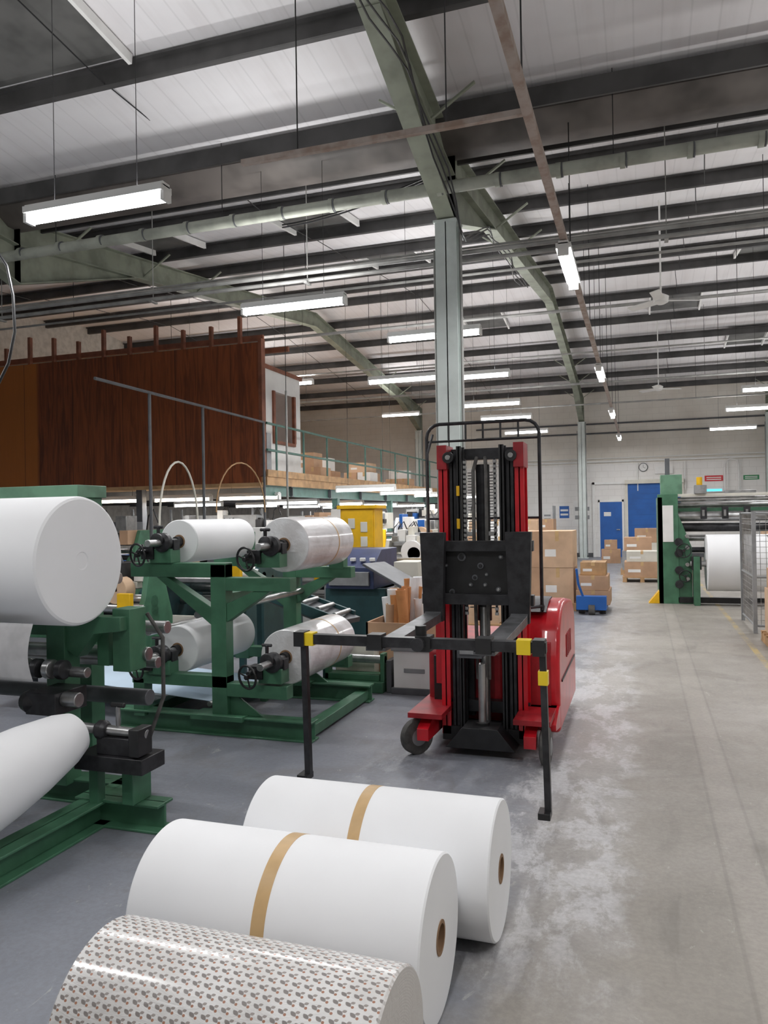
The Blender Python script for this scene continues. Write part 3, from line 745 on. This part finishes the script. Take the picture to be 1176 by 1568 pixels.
b.cyl((-5.0, 3.47, 1.43), (-4.4, 3.47, 1.43), .036, steel, seg=14)
b.done('roll_unwinding_machine', .004)
b = B(); r = .355; L = 1.79
b.lathe((-4.7, 3.47, 1.43), (1, 0, 0), [(0, r-.02), (.01, r), (L-.03, r), (L-.012, r-.006), (L-.003, r-.018), (L, r-.04), (L, .05), (L-.004, .045)], paper, 96)
b.done('paper_roll', smooth=.5)
b = B()
p0 = Vector((-2.83, 3.32, .545)); p1 = Vector((-3.02, 2.2, .27)); dd = p1-p0; L = dd.length
b.lathe(p0, dd, [(0, .05), (0, .085), (.02, .11), (.1, .14), (.3, .18), (.5, .205), (.8, .225), (L, .24), (L, .05)], paper, 64)
ob = b.done('paper_cone_roll', smooth=.5)
N = 14
def web(x0, x1, yf, zf, shr, m):
    b = B(); vs = []; fs = []
    for i in range(N+1):
        t = i/N
        vs.append((x0, yf(t), zf(t))); vs.append((x1-shr*t, yf(t), zf(t)))
    for i in range(N): fs.append((2*i, 2*i+1, 2*i+3, 2*i+2))
    b.add(vs, fs, m); ob = b.done('paper_web'); sm = ob.modifiers.new('s', 'SOLIDIFY'); sm.thickness = .002
web(-4.7, -3.0, lambda t: 3.2-.04*math.sin(t*3), lambda t: 1.12-.3*t, 0, pbr('kraft_grey_paper', (190, 190, 192), .6))
web(-4.6, -3.0, lambda t: 2.9-.5*t, lambda t: .30-.26*t**.8, .1, paperb)

# ------------------------------------------------------------ mid-ground machinery
b = B()
b.beam((-4.1, 7.4, .95), (-2.75, 7.0, .62), .45, .05, greyd); b.beam((-4.1, 7.17, .98), (-2.75, 6.77, .65), .03, .1, teald); b.beam((-4.1, 7.63, .98), (-2.75, 7.23, .65), .03, .1, teald)
for k in range(7):
    x = -4.0+k*.2; z = .97-k*.049; y = 7.37-k*.059; b.cyl((x, y-.2, z+.03), (x, y+.2, z+.03), .025, steel, seg=12)
for (x, y) in ((-4.0, 7.2), (-4.0, 7.6), (-2.9, 6.85), (-2.9, 7.25)): b.bx(x-.03, x+.03, y-.03, y+.03, 0, .92 if x < -3.5 else .64, teald)
b.done('delivery_conveyor', .003)
b = B()
b.bx(-3.95, -3.45, 9.9, 10.25, 0, 1.78, yellow); b.bx(-3.93, -3.47, 9.885, 9.9, .15, 1.74, yellow); b.bx(-3.99, -3.41, 9.86, 10.3, 1.75, 1.8, yellow)
for (x, z) in ((-3.78, 1.55), (-3.6, 1.5), (-3.6, 1.3)): b.bx(x-.05, x+.05, 9.875, 9.886, z-.07, z+.07, cream)
b.cyl((-3.8, 9.86, 1.35), (-3.8, 9.89, 1.35), .02, black, seg=10)
b.done('control_cabinet', .006)
b = B()
b.bx(-3.6, -2.85, 8.5, 9.3, .0, .8, teald); b.prism([(8.4, .8), (8.4, 1.05), (8.7, 1.25), (9.3, 1.25), (9.3, .8)], 'x', -3.55, -2.95, blued)
b.bx(-3.5, -3.0, 8.36, 8.42, .84, 1.0, grey); b.beam((-2.95, 8.4, 1.1), (-2.4, 8.2, .85), .4, .03, greyd); b.beam((-2.4, 8.2, .85), (-2.4, 8.2, 0), .05, .05, greyd, (0, 1, 0))
for k in range(5): b.bx(-3.5+k*.12, -3.44+k*.12, 8.45, 8.5, 1.12, 1.16, white)
b.bx(-3.0, -2.2, 8.6, 9.3, .0, .75, grey); b.bx(-2.95, -2.25, 8.55, 9.3, .75, .8, steel); b.bx(-2.8, -2.5, 8.7, 9.1, .8, 1.1, cream)
b.done('finishing_machine', .006)
b = B()
b.bx(-2.6, -1.75, 7.15, 7.17, .14, .6, card); b.bx(-2.6, -1.75, 7.85, 7.87, .14, .6, card); b.bx(-2.6, -2.58, 7.15, 7.87, .14, .6, card); b.bx(-1.77, -1.75, 7.15, 7.87, .14, .6, card); b.bx(-2.65, -1.7, 7.1, 7.9, .08, .14, timber)
for x in (-2.6, -1.8): b.bx(x-.04, x+.06, 7.1, 7.9, 0, .08, timber)
for i in range(26):
    x = random.uniform(-2.5, -1.85); y = random.uniform(7.25, 7.75); h = random.uniform(.75, 1.02); m = random.choice((cardt, card2, paper, card, cardt, paper))
    p = Vector((x, y, .15)); d = Vector((random.uniform(-.06, .06), random.uniform(-.05, .05), h-.15)); L = d.length
    b.lathe(p, d, [(0, .03), (0, .05), (L, .05), (L, .04), (.02, .04)], m, 16)
b.done('cardboard_core_bin')
b = B()
b.bx(-2.2, -1.78, 6.78, 7.05, .05, .42, white); b.bx(-2.22, -1.76, 6.76, 7.07, .4, .45, grey); b.bx(-2.22, -1.76, 6.76, 7.07, 0, .06, greyd); b.bx(-2.1, -1.9, 6.772, 6.78, .2, .24, grey)
b.done('plastic_bin', .01)
b = B()
b.bx(-2.95, -2.3, 6.75, 7.1, 0, .1, green); b.bx(-2.9, -2.35, 6.8, 6.95, .1, .16, green); b.bx(-2.85, -2.45, 6.95, 7.1, .1, .4, cream); b.cyl((-2.9, 6.85, .3), (-2.3, 6.85, .3), .04, steel, seg=14); b.bx(-2.9, -2.86, 6.8, 6.9, .1, .36, green); b.bx(-2.34, -2.3, 6.8, 6.9, .1, .36, green); b.bx(-2.28, -2.23, 6.8, 7.0, 0, .3, greyd)
b.done('slitter_base_unit', .005)
def press(name, x, y, w, d, h, m1, m2, seedv):
    r = random.Random(seedv); b = B()
    for xx in (x-w/2, x+w/2-.06):
        b.prism([(y-d/2, 0), (y-d/2, h*.55), (y-d/4, h*.8), (y-d/6, h), (y+d/4, h), (y+d/2, h*.6), (y+d/2, 0)], 'x', xx, xx+.06, m1)
    for k in range(10):
        yy = y-d/2+.1+r.random()*(d-.2); zz = r.uniform(.3, h*.8); b.cyl((x-w/2, yy, zz), (x+w/2, yy, zz), r.uniform(.03, .08), r.choice((steel, blackm, paper, steel)), seg=16)
    b.bx(x-w/2+.06, x+w/2-.06, y-d/2, y-d/2+.05, .1, h*.35, m2); b.bx(x-w/2+.1, x+w/2-.3, y-.2, y+.2, h*.85, h+.12, m2)
    b.bx(x-w/2-.05, x-w/2, y-d/4, y, h*.4, h*.7, grey); b.cyl((x-w/2-.08, y-d/3, h*.5), (x-w/2, y-d/3, h*.5), .09, black, seg=18)
    for k in range(10):
        xx = x-w/2+.1+r.random()*(w-.3); zz = h*r.uniform(.85, 1.0); b.bx(xx, xx+r.uniform(.06, .2), y-d/4+r.uniform(-.1, .3), y, zz, zz+r.uniform(.06, .3), r.choice((grey, white, black, steel, blue, card, cream)))
    for k in range(4):
        xx = x-w/2+r.random()*w; b.tube([(xx, y, h), (xx+.03, y, h+.2), (xx+.12, y, h+.3), (xx+.2, y, h+.1)], .012, r.choice((black, greyd)), 6)
    for k in range(2):
        xx = x-w/2+.2+r.random()*(w-.4); rr = r.uniform(.1, .2); b.lathe((xx, y-d/3, h*.8+rr*.5), (0, 1, 0), [(0, rr*.3), (0, rr), (.15, rr), (.15, rr*.3)], r.choice((paper, card2, greyd)), 24)
    b.bx(x-w/2, x+w/2, y-d/2, y+d/2, 0, .08, m1)
    b.bx(x+w/2-.2, x+w/2-.05, y-d/2-.04, y-d/2+.02, h*.55, h*.85, yellow)
    b.done(name, .004)
press('printing_press', -5.2, 8.9, 1.5, 1.6, 1.35, teald, cream, 1)
press('printing_press', -7.6, 9.6, 1.6, 1.6, 1.5, green, greyd, 2)
press('bag_making_machine', -5.2, 12.2, 1.3, 2.0, 1.55, cream, white, 3)
press('bag_making_machine', -8.6, 14.9, 2.2, 1.6, 1.6, white, grey, 4)
press('printing_press', -6.0, 16.6, 1.8, 2.2, 1.6, white, cream, 5)
press('bag_making_machine', -4.2, 15.4, 1.2, 1.8, 1.45, grey, white, 6)
press('printing_press', -5.4, 21, 2.0, 2.4, 1.7, cream, white, 7)
press('slitting_machine', -5.1, 6.6, .9, .6, 1.1, green, black, 8)
press('bag_making_machine', -3.4, 12.0, 1.0, 1.6, 1.25, cream, grey, 9)
press('slitting_machine', -4.9, 10.7, 1.2, .9, 1.3, grey, white, 11)
def shelf(name, x, y, w, h):
    b = B()
    for xx in (x-w/2, x+w/2):
        for yy in (y-.25, y+.25): b.bx(xx-.025, xx+.025, yy-.025, yy+.025, 0, h, grey)
    n = int(h/.5)
    for k in range(n):
        z = .12+k*.5; b.bx(x-w/2, x+w/2, y-.27, y+.27, z, z+.03, grey)
        xx = x-w/2+.06
        while xx < x+w/2-.3:
            ww = random.uniform(.18, .36); hh = random.uniform(.15, .38); b.bx(xx, xx+ww, y-.22, y+.22, z+.03, z+.03+hh, random.choice((card, card2, white, cream, blue, yellow, greyd, paper))); xx += ww+.03
    b.done(name, .003)
shelf('storage_shelving', -10.5, 17.6, 2.4, 1.9); shelf('storage_shelving', -7.6, 18.6, 1.6, 1.8); shelf('storage_shelving', -7.9, 23, 2.4, 1.9); shelf('storage_shelving', -4.2, 27.5, 2.6, 1.9); shelf('storage_shelving', -12.6, 15.6, 2.4, 1.9)
for (x, y) in ((-3.4, 18.2), (-3.0, 20.6), (-2.9, 23.4), (-4.0, 24.2)):
    carton_stack('carton_stack', x, y, 0, [(1.1, .9, .5, 2), (1.1, .9, .5, 2), (.9, .8, .35, 2)], pallet=True, m=(card, card2, white))

carton_stack('carton_stack', -1.62, 13.7, 0, [(1.05, .9, .6, 2), (1.05, .9, .62, 2)], pallet=True)
carton_stack('carton_stack', -2.3, 11.0, 0, [(.8, .8, .6, 1), (.7, .7, .5, 1)], pallet=True)
carton_stack('carton_stack', -1.3, 9.4, 0, [(.5, .6, .3, 1), (.45, .5, .2, 1)], pallet=True, m=(card2,))
b = B()
for x in (-.95, -.62): b.bx(x-.07, x+.07, 12.9, 14.0, .07, .12, blue); b.cyl((x-.05, 12.98, .05), (x+.05, 12.98, .05), .05, rubber, seg=16)
b.bx(-1.02, -.55, 12.75, 12.92, .08, .3, blue); b.cyl((-.83, 12.8, .09), (-.73, 12.8, .09), .09, rubber, seg=20); b.tube([(-.9, 12.8, .25), (-.98, 12.72, .5), (-1.0, 12.65, .75)], .02, blue)
b.done('hand_pallet_truck', .004)
carton_stack('carton_stack', -.78, 13.5, .122, [(.55, .8, .24, 1), (.5, .75, .24, 1), (.42, .6, .22, 1)], m=(card, timber))
for (x, y, h) in ((-.1, 21.5, .5), (.15, 24.5, .6), (.0, 19.3, .35)):
    carton_stack('pallet_of_wrapped_goods', x, y, 0, [(.8, .8, h, 1), (.7, .7, h*.7, 1)], pallet=True, m=(grey, card, cream))
carton_stack('carton_stack', -.95, 26.0, 0, [(.6, .5, .45, 1), (.4, .4, .3, 1)], m=(card,))
b = B(); b.prism([(17.8, 0), (18.0, 0), (17.95, .95), (17.85, .95)], 'x', -1.55, -1.4, signred); b.prism([(17.75, .0), (18.05, .0), (18.05, .05), (17.75, .05)], 'x', -1.6, -1.35, black); b.bx(-1.53, -1.42, 17.86, 17.94, .95, 1.1, white); b.done('fire_extinguisher_stand')

# ------------------------------------------------------------ right-hand slitter
b = B()
Y0 = 14.6
b.bx(.28, .62, Y0, Y0+.12, 0, 1.95, green); b.bx(.28, .36, Y0, Y0+1.4, 0, 1.9, green); b.bx(.62, .84, Y0+.02, Y0+.14, .0, 1.0, green)
b.prism([(.62, 1.0), (.84, 1.0), (.62, 1.6)], 'y', Y0+.02, Y0+.12, green)
b.bx(.34, .7, Y0+.1, Y0+.6, 1.95, 2.3, green_lt); b.bx(.42, .5, Y0+.2, Y0+.3, 2.3, 2.6, greyd); b.bx(.36, .54, Y0-.01, Y0, 1.1, 1.75, white)
for (z, r, m, y) in ((1.55, .09, steel, .3), (1.35, .08, blackm, .35), (1.75, .06, steel, .5), (1.15, .06, steel, .6), (.95, .05, blackm, .2), (1.85, .04, steel, .2)):
    b.cyl((.6, Y0+y, z), (3.6, Y0+y, z), r, m, seg=22)
b.bx(.6, 3.6, Y0+.3, Y0+.4, 1.6, 1.7, green); b.bx(.6, 3.6, Y0+.1, Y0+.2, 1.9, 1.95, cream); b.bx(3.5, 3.75, Y0, Y0+1.4, 0, 1.95, green)
for x in (1.0, 1.35, 1.7, 2.1): b.bx(x, x+.1, Y0+.05, Y0+.18, 1.5, 1.72, blackm); b.bx(x+.02, x+.06, Y0+.03, Y0+.05, 1.55, 1.66, steel)
b.bx(.6, 3.6, Y0+.0, Y0+.1, .02, .12, black); b.cyl((.8, Y0-.1, .72), (3.4, Y0-.1, .72), .05, steel, seg=14)
for x in (.9, 3.2): b.bx(x-.05, x+.05, Y0-.25, Y0+.15, .0, .85, green); b.bx(x-.08, x+.08, Y0-.2, Y0+0, .62, .85, blackm)
for (z) in (.35, .6, .9, 1.1): b.cyl((.62, Y0-.06, z), (.62, Y0+.02, z), .07, blackm, seg=18); b.cyl((.76, Y0-.08, z+.1), (.76, Y0, z+.1), .035, steel, seg=14)
b.handwheel((.7, Y0-.1, .95), (0, 1, 0), .12, black); b.handwheel((.72, Y0-.1, .5), (0, 1, 0), .1, black)
b.prism([(.3, 0), (.1, 0), (.3, .25)], 'y', Y0+.0, Y0+.3, yellow)
b.bx(.9, 1.1, Y0+.0, Y0+.2, 1.95, 2.1, steel); b.bx(1.4, 1.9, Y0+.1, Y0+.3, 1.95, 2.0, steel); b.cyl((1.0, Y0+.3, 2.0), (1.0, Y0+.3, 2.25), .05, yellow, seg=14)
b.done('slitter_rewinder', .004)
b = B(); b.roll((1.06, Y0-.1, .74), (1, 0, 0), .95, .49, paper, seg=72); b.done('paper_roll', smooth=.5)
b = B()
x0, x1, y0, y1, z1 = 1.42, 2.6, 11.3, 12.6, 1.6
for (xa, ya, xb, yb) in ((x0, y0, x0, y1), (x0, y0, x1, y0)):
    L = math.hypot(xb-xa, yb-ya)
    for z in (.1, .75, z1): b.tube([(xa, ya, z), (xb, yb, z)], .016, grey)
    n = int(L/.07)
    for k in range(n+1): b.tube([(xa+(xb-xa)*k/n, ya+(yb-ya)*k/n, .1), (xa+(xb-xa)*k/n, ya+(yb-ya)*k/n, z1)], .0035, steel, 5)
    for k in range(21): b.tube([(xa, ya, .1+k*.075), (xb, yb, .1+k*.075)], .0035, steel, 5)
for (x, y) in ((x0, y0), (x0, y1), (x1, y0)): b.bx(x-.025, x+.025, y-.025, y+.025, 0, z1+.02, grey)
b.done('mesh_guard_cage')
carton_stack('carton_stack', 1.9, 10.3, 0, [(.9, .8, .55, 1), (.85, .75, .25, 1)], pallet=True)
carton_stack('pallet_of_wrapped_goods', 3.2, 19.5, 0, [(1.1, 1, .6, 2), (1.1, 1, .5, 2)], pallet=True, m=(white, card2))

# ------------------------------------------------------------ camera / world
w = bpy.data.worlds.new('world'); C.scene.world = w; w.use_nodes = True
w.node_tree.nodes['Background'].inputs[0].default_value = (.8, .86, 1, 1); w.node_tree.nodes['Background'].inputs[1].default_value = .3
cd = bpy.data.cameras.new('camera'); cam = bpy.data.objects.new('camera', cd); C.scene.collection.objects.link(cam)
cd.sensor_fit = 'VERTICAL'; cd.sensor_height = 36; cd.sensor_width = 27; cd.lens = 36*1660/2212; cd.clip_start = .05
cam.matrix_world = Matrix.Translation((0, 0, 1.65)) @ Matrix.Rotation(math.radians(18.5), 4, 'Z') @ Matrix.Rotation(math.radians(90.28), 4, 'X') @ Matrix.Rotation(-.0165, 4, 'Z')
C.scene.camera = cam
C.scene.view_settings.view_transform = 'Standard'
